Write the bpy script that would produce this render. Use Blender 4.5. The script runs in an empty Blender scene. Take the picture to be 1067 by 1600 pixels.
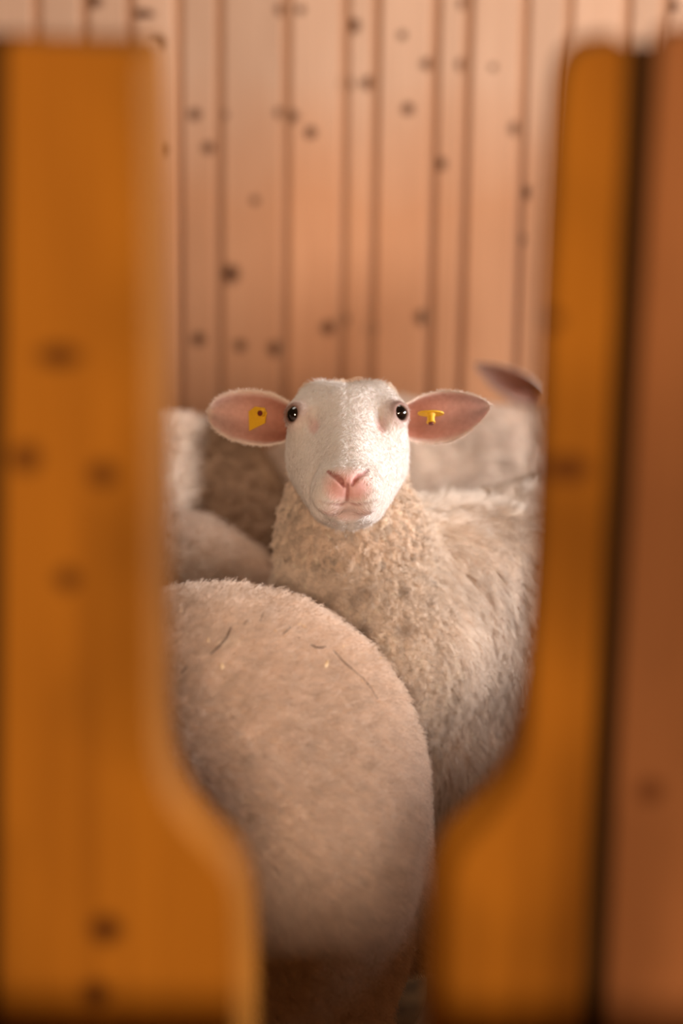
import bpy, bmesh, math, random
import numpy as np
from mathutils import Vector, Matrix, kdtree

random.seed(7)
RNG = np.random.default_rng(11)
scene = bpy.context.scene
COL = scene.collection

# ------------------------------------------------------------------ camera
CAM_Z, PITCH, ROLL, LENS = 1.62, math.radians(15.0), math.radians(0.9), 85.0
FPX = LENS / 24.0 * 1067.0
_f = np.array([0, math.cos(PITCH), -math.sin(PITCH)])
_r0 = np.array([1.0, 0, 0]); _u0 = np.array([0, math.sin(PITCH), math.cos(PITCH)])
CR = math.cos(ROLL) * _r0 + math.sin(ROLL) * _u0          # camera right
CU = math.cos(ROLL) * _u0 - math.sin(ROLL) * _r0          # camera up
CB = -_f                                                  # towards the camera
CAM = np.array([0, 0, CAM_Z])
def P(px, py, Y):
    d = _f + CR * (px - 533.5) / FPX + CU * (800 - py) / FPX
    return CAM + d * (Y / d[1])
cam_data = bpy.data.cameras.new('camera')
cam = bpy.data.objects.new('camera', cam_data); COL.objects.link(cam)
cam.matrix_world = Matrix(((CR[0], CU[0], CB[0], 0), (CR[1], CU[1], CB[1], 0), (CR[2], CU[2], CB[2], CAM_Z), (0, 0, 0, 1)))
cam_data.sensor_fit = 'HORIZONTAL'; cam_data.sensor_width = 24.0; cam_data.lens = LENS
cam_data.clip_start = 0.05
cam_data.dof.use_dof = True
cam_data.dof.focus_distance = 2.95
cam_data.dof.aperture_fstop = 1.8
scene.camera = cam

# ------------------------------------------------------------------ light and exposure
scene.view_settings.view_transform = 'Standard'
scene.view_settings.look = 'None'
scene.view_settings.exposure = 0.0
scene.view_settings.gamma = 1.0
scene.view_settings.use_curve_mapping = False
scene.cycles.use_denoising = True
world = bpy.data.worlds.new('barn_daylight'); scene.world = world
world.use_nodes = True
bg = world.node_tree.nodes['Background']
bg.inputs[0].default_value = (1.0, 0.52, 0.22, 1); bg.inputs[1].default_value = 0.07

def area_light(name, loc, target, sx, sy, power, color):
    l = bpy.data.lights.new(name, 'AREA'); l.shape = 'RECTANGLE'; l.size = sx; l.size_y = sy
    l.energy = power; l.color = color
    o = bpy.data.objects.new(name, l); COL.objects.link(o)
    o.location = loc
    o.rotation_euler = (Vector(target) - Vector(loc)).to_track_quat('-Z', 'Y').to_euler()
    return o
area_light('window_daylight', (2.5, 2.80, 1.32), (0.0, 3.0, 0.85), 1.6, 0.5, 128, (1.0, 0.98, 0.975))
area_light('roof_light', (-0.2, 4.25, 4.2), (0, 4.0, 0), 2.6, 1.0, 42, (1.0, 0.90, 0.78))

area_light('front_fill', (0.06, -1.5, 1.95), (-0.05, 2.4, 0.7), 0.30, 0.30, 100, (1.0, 0.73, 0.515))  # added soft lamp behind the camera; no doorway stands there

# ------------------------------------------------------------------ node helpers
def new_mat(name, rough=0.6, spec=0.3):
    m = bpy.data.materials.new(name); m.use_nodes = True
    nt = m.node_tree; b = nt.nodes['Principled BSDF']
    b.inputs['Roughness'].default_value = rough
    b.inputs['Specular IOR Level'].default_value = spec
    return m, nt, b
def N(nt, typ, **kw):
    n = nt.nodes.new(typ)
    for k, v in kw.items(): setattr(n, k, v)
    return n
def math_node(nt, op, a, b=None, clamp=False):
    n = N(nt, 'ShaderNodeMath', operation=op); n.use_clamp = clamp
    for i, v in enumerate((a, b)):
        if v is None: continue
        if isinstance(v, (int, float)): n.inputs[i].default_value = v
        else: nt.links.new(v, n.inputs[i])
    return n.outputs[0]
def ramp(nt, fac, stops):
    n = N(nt, 'ShaderNodeValToRGB'); nt.links.new(fac, n.inputs[0])
    e = n.color_ramp.elements
    e[0].position, e[0].color = stops[0][0], (*stops[0][1], 1)
    e[1].position, e[1].color = stops[-1][0], (*stops[-1][1], 1)
    for p, c in stops[1:-1]:
        x = e.new(p); x.color = (*c, 1)
    return n.outputs[0]
def mix(nt, fac, a, b, blend='MIX'):
    n = N(nt, 'ShaderNodeMix', data_type='RGBA', blend_type=blend)
    for i, v in ((0, fac), (6, a), (7, b)):
        if isinstance(v, (int, float)): n.inputs[i].default_value = v
        elif isinstance(v, tuple): n.inputs[i].default_value = (*v, 1)
        else: nt.links.new(v, n.inputs[i])
    return n.outputs[2]
def noise(nt, vec, scale, detail=3.0, rough=0.55):
    n = N(nt, 'ShaderNodeTexNoise'); n.inputs['Scale'].default_value = scale
    n.inputs['Detail'].default_value = detail; n.inputs['Roughness'].default_value = rough
    if vec is not None: nt.links.new(vec, n.inputs['Vector'])
    return n.outputs[0]
def scaled(nt, vec, s):
    n = N(nt, 'ShaderNodeVectorMath', operation='MULTIPLY'); nt.links.new(vec, n.inputs[0]); n.inputs[1].default_value = s
    return n.outputs[0]
def wood_mat(name, base, dark, knots, knot_col, stain=None, rough=0.55, tonevar=0.25, bump=0.15, spec=0.3, blotch=0.0):
    """vertical-grain sawn spruce: grain streaks, tone that differs from board to board, knots at (x, z, rx, rz)"""
    m, nt, b = new_mat(name, rough, spec)
    pos = N(nt, 'ShaderNodeNewGeometry').outputs['Position']
    rnd = N(nt, 'ShaderNodeObjectInfo').outputs['Random']
    off = N(nt, 'ShaderNodeCombineXYZ'); nt.links.new(math_node(nt, 'MULTIPLY', rnd, 37.0), off.inputs[2])
    addv = N(nt, 'ShaderNodeVectorMath', operation='ADD'); nt.links.new(pos, addv.inputs[0]); nt.links.new(off.outputs[0], addv.inputs[1])
    g1 = noise(nt, scaled(nt, addv.outputs[0], (70, 70, 1.6)), 1.0, 4)
    g2 = noise(nt, scaled(nt, addv.outputs[0], (9, 9, 2.2)), 1.0, 3)
    c = ramp(nt, g1, [(0.25, dark), (0.75, base)])
    c = mix(nt, 0.45, c, ramp(nt, g2, [(0.3, dark), (0.7, base)]))
    tone = N(nt, 'ShaderNodeMapRange'); nt.links.new(rnd, tone.inputs[0])
    tone.inputs[3].default_value = 1 - tonevar; tone.inputs[4].default_value = 1 + tonevar * 0.4
    hsv = N(nt, 'ShaderNodeHueSaturation'); nt.links.new(tone.outputs[0], hsv.inputs['Value']); nt.links.new(c, hsv.inputs['Color'])
    c = hsv.outputs[0]
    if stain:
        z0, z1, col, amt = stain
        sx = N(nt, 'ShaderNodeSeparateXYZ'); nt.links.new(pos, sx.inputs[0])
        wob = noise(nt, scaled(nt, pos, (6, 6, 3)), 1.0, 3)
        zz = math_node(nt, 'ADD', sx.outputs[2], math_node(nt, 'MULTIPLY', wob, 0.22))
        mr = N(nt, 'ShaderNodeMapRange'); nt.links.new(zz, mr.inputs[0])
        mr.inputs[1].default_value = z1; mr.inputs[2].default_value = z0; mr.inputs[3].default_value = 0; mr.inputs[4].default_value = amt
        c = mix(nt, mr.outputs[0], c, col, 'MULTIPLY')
    if blotch:
        bl = noise(nt, scaled(nt, pos, (7, 7, 4)), 1.0, 2, 0.4)
        c = mix(nt, blotch, c, ramp(nt, bl, [(0.36, (0.30, 0.27, 0.25)), (0.56, (1, 1, 1))]), 'MULTIPLY')
    acc = None
    for (x, z, rx, rz) in knots:
        s = N(nt, 'ShaderNodeVectorMath', operation='SUBTRACT'); nt.links.new(pos, s.inputs[0]); s.inputs[1].default_value = (x, 0, z)
        q = scaled(nt, s.outputs[0], (1 / rx, 0, 1 / rz))
        ln = N(nt, 'ShaderNodeVectorMath', operation='LENGTH'); nt.links.new(q, ln.inputs[0])
        v = math_node(nt, 'SUBTRACT', 1.85, ln.outputs['Value'], clamp=True)
        acc = v if acc is None else math_node(nt, 'MAXIMUM', acc, v)
    if acc is not None:
        c = mix(nt, acc, c, knot_col)
    nt.links.new(c, b.inputs['Base Color'])
    if bump:
        bp = N(nt, 'ShaderNodeBump'); bp.inputs['Strength'].default_value = bump; bp.inputs['Distance'].default_value = 0.002
        nt.links.new(g1, bp.inputs['Height']); nt.links.new(bp.outputs[0], b.inputs['Normal'])
    return m

def link(name, data, parent=None, mat=None, loc=None):
    o = bpy.data.objects.new(name, data); COL.objects.link(o)
    if parent is not None: o.parent = parent
    if mat is not None: data.materials.append(mat)
    if loc is not None: o.location = loc
    return o
def tag(o, label=None, category=None, group=None, kind=None):
    for k, v in (('label', label), ('category', category), ('group', group), ('kind', kind)):
        if v: o[k] = v
    return o
def mesh_from(name, V, F, smooth=False):
    me = bpy.data.meshes.new(name)
    me.from_pydata([tuple(v) for v in V], [], [tuple(f) for f in F]); me.update()
    if smooth: me.polygons.foreach_set('use_smooth', [True] * len(me.polygons))
    return me
def box_mesh(name, x0, x1, y0, y1, z0, z1, bevel=0.0):
    bm = bmesh.new()
    vs = [bm.verts.new((x, y, z)) for x in (x0, x1) for y in (y0, y1) for z in (z0, z1)]
    for q in ((0, 1, 3, 2), (4, 6, 7, 5), (0, 4, 5, 1), (2, 3, 7, 6), (0, 2, 6, 4), (1, 5, 7, 3)):
        bm.faces.new([vs[i] for i in q])
    bmesh.ops.recalc_face_normals(bm, faces=bm.faces)
    if bevel: bmesh.ops.bevel(bm, geom=list(bm.edges), offset=bevel, segments=1, affect='EDGES')
    me = bpy.data.meshes.new(name); bm.to_mesh(me); bm.free()
    return me

# ------------------------------------------------------------------ the pen: floor and back wall
WALL_Y = 5.0
def wx(px, py=250): return float(P(px, py, WALL_Y)[0])
def wpt(px, py, r=7.5, a=1.0):
    p = P(px, py, WALL_Y); s = WALL_Y / FPX
    return (float(p[0]), float(p[2]), r * s * a, r * s / a)
WALL_KNOTS = [wpt(*k) for k in [
    (304, 179, 7), (347, 179, 6), (325, 231, 7), (252, 234, 6), (452, 182, 9, 1.2), (437, 176, 6), (485, 207, 7), (541, 131, 8), (575, 130, 8),
    (552, 40, 8), (637, 170, 7), (670, 100, 8, 1.2), (722, 101, 7), (770, 105, 4), (688, 256, 7), (806, 201, 8), (823, 301, 7), (813, 374, 7),
    (660, 496, 9), (535, 499, 8), (512, 512, 8), (580, 514, 7), (145, 2, 9, 1.2), (440, 15, 7), (222, 22, 9, 1.6), (247, 66, 7), (1050, 10, 8), (360, 428, 11), (398, 313, 5),
    (310, 530, 8), (430, 545, 9), (375, 540, 7), (725, 5, 7), (470, 15, 5), (628, 55, 5)]]
MAT_WALL = wood_mat('pale_spruce_cladding', (0.76, 0.485, 0.325), (0.60, 0.355, 0.225), WALL_KNOTS, (0.13, 0.05, 0.02),
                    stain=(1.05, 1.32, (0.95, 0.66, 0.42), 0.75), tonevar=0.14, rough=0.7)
MAT_BACKING = wood_mat('cladding_backing', (0.60, 0.33, 0.185), (0.48, 0.25, 0.135), [], (0, 0, 0), tonevar=0.0)
wall = link('wall_back', box_mesh('wall_back', -3.2, 2.9, WALL_Y + 0.010, WALL_Y + 0.08, 0, 3.0), mat=MAT_BACKING)
tag(wall, 'pale spruce plank wall at the back of the sheep pen', kind='structure')
grooves = [-20, 60, 135, 205, 279, 342, 446, 537, 584, 676, 726, 813, 880, 970, 1028, 1095]
gx = [wx(g) for g in grooves]
k = 0
while gx[-1] < 2.85: gx.append(gx[-1] + (0.122, 0.066)[k % 2]); k += 1
while gx[0] > -3.15: gx.insert(0, gx[0] - (0.122, 0.066, 0.09)[k % 3]); k += 1
for a, b_ in zip(gx[:-1], gx[1:]):
    g = 0.0095 + 0.001 * RNG.random()
    y0 = WALL_Y + RNG.uniform(-0.0015, 0.0015)
    link('plank', box_mesh('plank', a + g, b_ - g, y0, WALL_Y + 0.012, 0.0, 3.0, 0.002), wall, MAT_WALL)

m_floor, nt, b = new_mat('trampled_straw_bedding', 0.95, 0.1)
pos = N(nt, 'ShaderNodeNewGeometry').outputs['Position']
nf = noise(nt, pos, 14, 5)
nt.links.new(ramp(nt, nf, [(0.3, (0.055, 0.03, 0.014)), (0.75, (0.20, 0.115, 0.05))]), b.inputs['Base Color'])
floor = link('floor', box_mesh('floor', -3.2, 2.9, -0.8, WALL_Y + 0.08, -0.08, 0.0), mat=m_floor)
tag(floor, 'dark trampled straw bedding on the pen floor', kind='structure')

# side wall with the window that lets the daylight in
MAT_SIDE = wood_mat('side_wall_boards', (0.62, 0.36, 0.21), (0.48, 0.26, 0.14), [], (0, 0, 0))
WX = 2.6
side = bpy.data.objects.new('wall_right', None); COL.objects.link(side); tag(side, 'plank side wall with a window opening', kind='structure')
for (y0, y1, z0, z1) in ((-0.8, 1.95, 0, 3.0), (3.95, 5.02, 0, 3.0), (1.95, 3.95, 0, 1.0), (1.95, 3.95, 1.85, 3.0)):
    n_ = max(1, round((y1 - y0) / 0.16)); st = (y1 - y0) / n_
    for i in range(n_):
        link('plank', box_mesh('plank', WX, WX + 0.03, y0 + i * st + 0.003, y0 + (i + 1) * st - 0.003, z0, z1, 0.002), side, MAT_SIDE)
win = bpy.data.objects.new('window_1', None); COL.objects.link(win); tag(win, 'open window in the side wall', kind='structure')
for (y0, y1, z0, z1) in ((1.95, 2.02, 1.0, 1.85), (3.88, 3.95, 1.0, 1.85), (2.02, 3.88, 1.0, 1.07), (2.02, 3.88, 1.78, 1.85)):
    link('window_frame', box_mesh('window_frame', WX - 0.02, WX + 0.05, y0, y1, z0, z1, 0.004), win, MAT_SIDE)

part = bpy.data.objects.new('shade_partition', None); COL.objects.link(part); tag(part, 'added low board partition shading the nearest sheep from the window', kind='structure')  # unseen boards added to keep window light off the rump's flank
for i in range(6):
    link('plank', box_mesh('plank', 0.85, 0.875, 1.66, 3.28, 0.02 + i * 0.125, 0.14 + i * 0.125, 0.002), part, MAT_SIDE)
link('plank', box_mesh('plank', 0.85, 0.875, 1.66, 2.72, 0.02 + 6 * 0.125, 0.14 + 6 * 0.125, 0.002), part, MAT_SIDE)
for y in (1.70, 3.22):
    link('post', box_mesh('post', 0.876, 0.94, y - 0.035, y + 0.035, 0, 0.80, 0.003), part, MAT_SIDE)

# ------------------------------------------------------------------ the feeding fence in front
FY, FT = 1.55, 0.040                      # front plane and thickness
def fx(px, py): p = P(px, py, FY); return (float(p[0]), float(p[2]))
def fk(px, py, r=20, a=1.0):
    p = P(px, py, FY); s = FY / FPX
    return (float(p[0]), float(p[2]), r * s * a, r * s / a)
FENCE_KNOTS = [fk(*k) for k in [(40, 716, 17), (160, 741, 16), (92, 556, 18, 1.4), (885, 732, 22, 1.3), (165, 1452, 20), (150, 1552, 18), (1015, 1236, 16), (105, 905, 14), (865, 500, 10)]]
MAT_FENCE = wood_mat('oiled_orange_boards', (0.47, 0.175, 0.013), (0.24, 0.080, 0.006), FENCE_KNOTS, (0.10, 0.030, 0.004), tonevar=0.12, rough=0.75, spec=0.08, blotch=0.7)
MAT_FENCE_BROWN = wood_mat('weathered_brown_board', (0.38, 0.155, 0.055), (0.27, 0.10, 0.032), FENCE_KNOTS, (0.11, 0.035, 0.01), tonevar=0.05, rough=0.75, spec=0.08, blotch=0.5)
fence = bpy.data.objects.new('feeding_fence', None); COL.objects.link(fence); fence.location = (0, FY, 0)
tag(fence, 'orange wooden feeding fence with cut-out head openings in the foreground', 'fence')
def board(outline, mat, inset=None, y0=0.0, t=FT, label=None, bevel=0.004):
    """outline at the back face; inset: how far the front face is cut back at each outline point"""
    n_ = len(outline); pts2 = np.array(outline, float); inset = np.zeros(n_) if inset is None else np.array(inset, float)
    area = 0.5 * np.sum(pts2[:, 0] * np.roll(pts2[:, 1], -1) - np.roll(pts2[:, 0], -1) * pts2[:, 1])
    tg = np.roll(pts2, -1, 0) - np.roll(pts2, 1, 0); tg /= np.maximum(np.linalg.norm(tg, axis=1, keepdims=True), 1e-9)
    inw = np.stack([-tg[:, 1], tg[:, 0]], 1) * (1 if area > 0 else -1)
    pf = pts2 + inw * inset[:, None]
    bm = bmesh.new()
    fr = [bm.verts.new((x, y0, z)) for x, z in pf]
    bk = [bm.verts.new((x, y0 + t, z)) for x, z in pts2]
    f0 = bm.faces.new(fr); f1 = bm.faces.new(bk[::-1])
    for i in range(n_): bm.faces.new((fr[i], bk[i], bk[(i + 1) % n_], fr[(i + 1) % n_]))
    bmesh.ops.recalc_face_normals(bm, faces=bm.faces)
    ed = [e for e in bm.edges if any(f in (f0, f1) for f in e.link_faces)]
    bmesh.ops.bevel(bm, geom=ed, offset=bevel, segments=2, profile=0.5, affect='EDGES', clamp_overlap=True)
    me = bpy.data.meshes.new('board'); bm.to_mesh(me); bm.free()
    o = link('board', me, fence, mat)
    if label: o['label'] = label
    return o
def dense(pts, per=3):
    """Catmull-Rom through the points"""
    pts = [np.array(p, float) for p in pts]; out = []
    for i in range(len(pts) - 1):
        p0, p1, p2, p3 = pts[max(i - 1, 0)], pts[i], pts[i + 1], pts[min(i + 2, len(pts) - 1)]
        for j in range(per):
            t = j / per
            out.append(0.5 * ((2 * p1) + (p2 - p0) * t + (2 * p0 - 5 * p1 + 4 * p2 - p3) * t * t + (3 * p1 - p0 - 3 * p2 + p3) * t ** 3))
    out.append(pts[-1]); return [tuple(p) for p in out]
ZB = 0.22
L_in = [(222, 61), (238, 66), (248, 84), (252, 130), (256, 300), (260, 600), (262, 900), (262, 1080), (266, 1170), (285, 1240), (322, 1292), (360, 1330), (385, 1368), (396, 1420), (399, 1500), (400, 1600)]
pts = [fx(*p) for p in dense(L_in, 2)]
xb = fx(400, 1600)[0]
left_out = [(xb - 0.002, ZB), (fx(8, 1600)[0], ZB), fx(-2, 1600), fx(4, 800), fx(8, 75), fx(14, 60)]
pts.append((xb, ZB + 0.01))
board(pts + left_out, MAT_FENCE, [0.0165 * min(1.0, 0.3 + i / 8) for i in range(len(pts))] + [0] * len(left_out))
R_in = [(968, 58), (945, 58), (915, 62), (890, 78), (874, 108), (866, 170), (856, 330), (849, 500), (842, 700), (836, 850), (828, 1000), (818, 1100), (803, 1190), (776, 1240), (740, 1280), (706, 1312), (684, 1350), (673, 1400), (669, 1500), (668, 1600)]
pts = [fx(*p) for p in dense(R_in, 2)]
right_out = [(fx(667, 1600)[0], ZB), (fx(901, 1600)[0], ZB), fx(909, 1600), fx(930, 1150), fx(952, 700), fx(975, 200), fx(980, 72)]
pts.append((fx(668, 1600)[0], ZB + 0.01))
board(pts + right_out, MAT_FENCE, [0.003 + 0.013 * float(np.clip((i - 20) / 10, 0, 1)) for i in range(len(pts))] + [0] * len(right_out))
far = [fx(1028, 90), fx(1034, 55), fx(1052, 45), fx(1100, 45), fx(1160, 45), fx(1230, 50), fx(1240, 100), fx(1215, 700), fx(1190, 1600), (fx(1190, 1600)[0], ZB), (fx(940, 1600)[0], ZB), fx(946, 1600), fx(966, 1150), fx(991, 700), fx(1017, 250)]
board(far, MAT_FENCE_BROWN, label='duller brown board at the right end')
# the fence goes on to both sides with more pairs of cut boards
x_l = fx(-6, 800)[0]
prof = [(0.0, 1.42), (-0.125, 1.42), (-0.142, 1.40), (-0.145, 1.2), (-0.145, 1.02), (-0.135, 0.98), (-0.11, 0.945), (-0.10, 0.90), (-0.10, ZB), (0.0, ZB)]
MAT_EXTRA = MAT_FENCE
dz = fx(120, 60)[1] - 1.42
prof = [(x, z + (dz if z > ZB else 0)) for x, z in prof]
for s in range(2):
    xo = x_l - 0.014 - s * 0.56
    board([(xo + x, z) for x, z in prof], MAT_EXTRA)
    board([(xo - 0.52 - x, z) for x, z in prof], MAT_EXTRA)
x_r = fx(1245, 100)[0]
for s in range(2):
    xo = x_r + 0.014 + s * 0.56
    board([(xo - x, z) for x, z in prof], MAT_EXTRA)
    board([(xo + 0.52 + x, z) for x, z in prof], MAT_EXTRA)
ztop = float(P(1000, 72, FY + FT)[2])
xg = 0.5 * (fx(1000, 400)[0] + fx(945, 1200)[0])
MAT_POST = wood_mat('gap_shade_post', (0.050, 0.022, 0.006), (0.030, 0.012, 0.003), [], (0, 0, 0), rough=0.85, spec=0.05)  # shade of the gaps between the boards is put into this colour
for xc in (xg, fx(-14, 800)[0]):
    link('post', box_mesh('post', xc - 0.036, xc + 0.036, FT + 0.001, FT + 0.035, 0.0, ztop, 0.003), fence, MAT_POST)
link('rail', box_mesh('rail', -1.45, 1.75, FT + 0.001, FT + 0.05, 0.30, 0.42, 0.004), fence, MAT_FENCE)

# trough boards added out of view before the fence, to shade the rump's lower part
trough = bpy.data.objects.new('shade_trough', None); COL.objects.link(trough); trough.location = (0, 1.2, 0)
tag(trough, 'added wooden trough before the fence, blocking low front light', 'trough')
MAT_SHADE_TROUGH = wood_mat('shade_trough_boards', (0.34, 0.17, 0.06), (0.24, 0.11, 0.035), [], (0, 0, 0))
for i in range(5):
    link('plank', box_mesh('plank', -1.45, 1.75, 0.0, 0.03, 0.06 + i * 0.182, 0.236 + i * 0.182, 0.003), trough, MAT_SHADE_TROUGH)
link('shade_trough_bottom', box_mesh('shade_trough_bottom', -1.45, 1.75, 0.031, 0.345, 0.30, 0.33, 0.003), trough, MAT_SHADE_TROUGH)
for x in (-1.4, 0.15, 1.7):
    link('post', box_mesh('post', x - 0.035, x + 0.035, -0.061, -0.001, 0.0, 0.95, 0.003), trough, MAT_SHADE_TROUGH)

# ------------------------------------------------------------------ signed-distance modelling of the animals
class Field:
    def __init__(s, lo, hi, h):
        s.lo = np.array(lo, float); s.h = h
        s.n = np.ceil((np.array(hi) - s.lo) / h).astype(int) + 1
        s.F = np.full(s.n, 0.5, np.float32)
    def block(s, lo, hi):
        a = np.clip(np.floor((np.array(lo) - s.lo) / s.h).astype(int), 0, s.n); b = np.clip(np.ceil((np.array(hi) - s.lo) / s.h).astype(int) + 1, 0, s.n)
        if np.any(b - a < 1): return None, None
        ax = [(s.lo[i] + s.h * np.arange(a[i], b[i])).astype(np.float32) for i in range(3)]
        return tuple(slice(a[i], b[i]) for i in range(3)), (ax[0][:, None, None], ax[1][None, :, None], ax[2][None, None, :])
    def merge(s, sl, d, k, sub):
        f = s.F[sl]
        if sub:
            d = -d; h = np.clip(0.5 - 0.5 * (d - f) / -k if False else 0.5 + 0.5 * (d - f) / k, 0, 1)
            s.F[sl] = f * (1 - h) + d * h + k * h * (1 - h)
        else:
            h = np.clip(0.5 + 0.5 * (d - f) / k, 0, 1)
            s.F[sl] = d * (1 - h) + f * h - k * h * (1 - h)
    def cone(s, a, b, ra, rb, k=0.02, sub=False):
        a = np.array(a, float); b = np.array(b, float); m = max(ra, rb) + k + 4 * s.h
        sl, g = s.block(np.minimum(a, b) - m, np.maximum(a, b) + m)
        if sl is None: return
        ab = b - a; L2 = max(float(ab @ ab), 1e-9)
        px, py, pz = g[0] - a[0], g[1] - a[1], g[2] - a[2]
        t = np.clip((px * ab[0] + py * ab[1] + pz * ab[2]) / L2, 0, 1)
        d = np.sqrt((px - t * ab[0]) ** 2 + (py - t * ab[1]) ** 2 + (pz - t * ab[2]) ** 2) - (ra + (rb - ra) * t)
        s.merge(sl, d, k, sub)
    def ell(s, c, r, R=None, k=0.02, sub=False):
        c = np.array(c, float); r = np.array(r, float); m = r.max() + k + 4 * s.h
        sl, g = s.block(c - m, c + m)
        if sl is None: return
        R = np.eye(3) if R is None else R            # rows: axes
        p = [g[0] - c[0], g[1] - c[1], g[2] - c[2]]
        q = [p[0] * R[i][0] + p[1] * R[i][1] + p[2] * R[i][2] for i in range(3)]
        k0 = np.sqrt(sum((q[i] / r[i]) ** 2 for i in range(3))); k1 = np.sqrt(sum((q[i] / r[i] ** 2) ** 2 for i in range(3)))
        d = np.where(k1 > 1e-6, k0 * (k0 - 1) / np.maximum(k1, 1e-6), -r.min())
        s.merge(sl, d, k, sub)
    def sample(s, p):
        i = np.clip(((np.array(p) - s.lo) / s.h).round().astype(int), 0, s.n - 1)
        return s.F[tuple(i)]
    def mesh(s):
        F = s.F; I = F < 0
        any_ = np.zeros(np.array(F.shape) - 1, bool); all_ = np.ones_like(any_)
        nx, ny, nz = any_.shape
        for dx in (0, 1):
            for dy in (0, 1):
                for dz in (0, 1):
                    q = I[dx:nx + dx, dy:ny + dy, dz:nz + dz]; any_ |= q; all_ &= q
        cells = np.argwhere(any_ & ~all_)
        idx = np.full(any_.shape, -1, np.int32); idx[tuple(cells.T)] = np.arange(len(cells))
        corner = [(a, b, c) for a in (0, 1) for b in (0, 1) for c in (0, 1)]
        val = {c: F[cells[:, 0] + c[0], cells[:, 1] + c[1], cells[:, 2] + c[2]] for c in corner}
        acc = np.zeros((len(cells), 3)); cnt = np.zeros(len(cells))
        for c in corner:
            for ax in range(3):
                if c[ax]: continue
                c2 = list(c); c2[ax] = 1; c2 = tuple(c2)
                v0, v1 = val[c], val[c2]; cr = (v0 < 0) != (v1 < 0)
                t = np.where(cr, v0 / np.where(cr, v0 - v1, 1), 0)
                pt = np.tile(np.array(c, float), (len(cells), 1)); pt[:, ax] = t
                acc[cr] += pt[cr]; cnt[cr] += 1
        V = s.lo + s.h * (cells + acc / cnt[:, None])
        faces = []
        for ax in range(3):
            o1, o2 = (ax + 1) % 3, (ax + 2) % 3
            sl0 = [slice(None)] * 3; sl1 = [slice(None)] * 3
            sl0[ax] = slice(0, -1); sl1[ax] = slice(1, None)
            e = np.argwhere(I[tuple(sl0)] != I[tuple(sl1)])
            e = e[(e[:, o1] > 0) & (e[:, o2] > 0) & (e[:, o1] < F.shape[o1] - 1) & (e[:, o2] < F.shape[o2] - 1)]
            q = []
            for d1, d2 in ((-1, -1), (0, -1), (0, 0), (-1, 0)):
                c = e.copy(); c[:, o1] += d1; c[:, o2] += d2; q.append(idx[tuple(c.T)])
            q = np.stack(q, 1); ins = I[tuple(e.T)]
            q[~ins] = q[~ins][:, ::-1]
            faces.append(q)
        return V, np.concatenate(faces)
def vnormals(V, Q):
    n = np.zeros_like(V)
    fn = np.cross(V[Q[:, 2]] - V[Q[:, 0]], V[Q[:, 3]] - V[Q[:, 1]])
    for i in range(4): np.add.at(n, Q[:, i], fn)
    return n / np.maximum(np.linalg.norm(n, axis=1, keepdims=True), 1e-12)
def relax(V, Q, it=2):
    for _ in range(it):
        a = np.zeros_like(V); c = np.zeros(len(V))
        for i in range(4):
            j = (i + 1) % 4
            np.add.at(a, Q[:, i], V[Q[:, j]]); np.add.at(c, Q[:, i], 1)
            np.add.at(a, Q[:, j], V[Q[:, i]]); np.add.at(c, Q[:, j], 1)
        V = 0.5 * V + 0.5 * a / np.maximum(c, 1)[:, None]
    return V
def vnoise(p, scale, seed=0):
    """smooth value noise in [-1, 1] for an (n, 3) array"""
    q = p * scale; i = np.floor(q).astype(np.int64); f = q - i; f = f * f * (3 - 2 * f)
    out = np.zeros(len(p))
    for a in (0, 1):
        for b in (0, 1):
            for c in (0, 1):
                h = (i[:, 0] + a) * 73856093 ^ (i[:, 1] + b) * 19349663 ^ (i[:, 2] + c) * 83492791 ^ (seed * 2654435)
                h = (h * 1103515245 + 12345) & 0x7fffffff
                h = (h ^ (h >> 13)) * 1274126177 & 0x7fffffff
                v = (h % 65536) / 32768.0 - 1
                out += v * np.where(a, f[:, 0], 1 - f[:, 0]) * np.where(b, f[:, 1], 1 - f[:, 1]) * np.where(c, f[:, 2], 1 - f[:, 2])
    return out
def unit(v): v = np.array(v, float); return v / np.maximum(np.linalg.norm(v, axis=-1, keepdims=True), 1e-12)
def sstep(x, a, b): t = np.clip((x - a) / (b - a), 0, 1); return t * t * (3 - 2 * t)

# ------------------------------------------------------------------ coat materials
def coat_mat(name, rough=0.85, spec=0.15, fine=0.0, sheen=0.0):
    m, nt, b = new_mat(name, rough, spec)
    at = N(nt, 'ShaderNodeAttribute', attribute_name='tint')
    c = at.outputs['Color']
    if fine:
        pos = N(nt, 'ShaderNodeNewGeometry').outputs['Position']
        c = mix(nt, fine, c, ramp(nt, noise(nt, pos, 160, 3), [(0.3, (0.55, 0.42, 0.33)), (0.65, (1, 1, 1))]), 'MULTIPLY')
    nt.links.new(c, b.inputs['Base Color'])
    if sheen:
        b.inputs['Sheen Weight'].default_value = sheen; b.inputs['Sheen Roughness'].default_value = 0.6
    return m
MAT_SKIN = coat_mat('sheep_skin_and_underwool', 0.75, 0.2, 0.25)
bsk = MAT_SKIN.node_tree.nodes['Principled BSDF']
bsk.inputs['Subsurface Weight'].default_value = 0.15
bsk.inputs['Subsurface Radius'].default_value = (1.0, 0.4, 0.25); bsk.inputs['Subsurface Scale'].default_value = 0.006
MAT_WOOL = coat_mat('wool_fibre', 0.8, 0.1)
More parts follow.
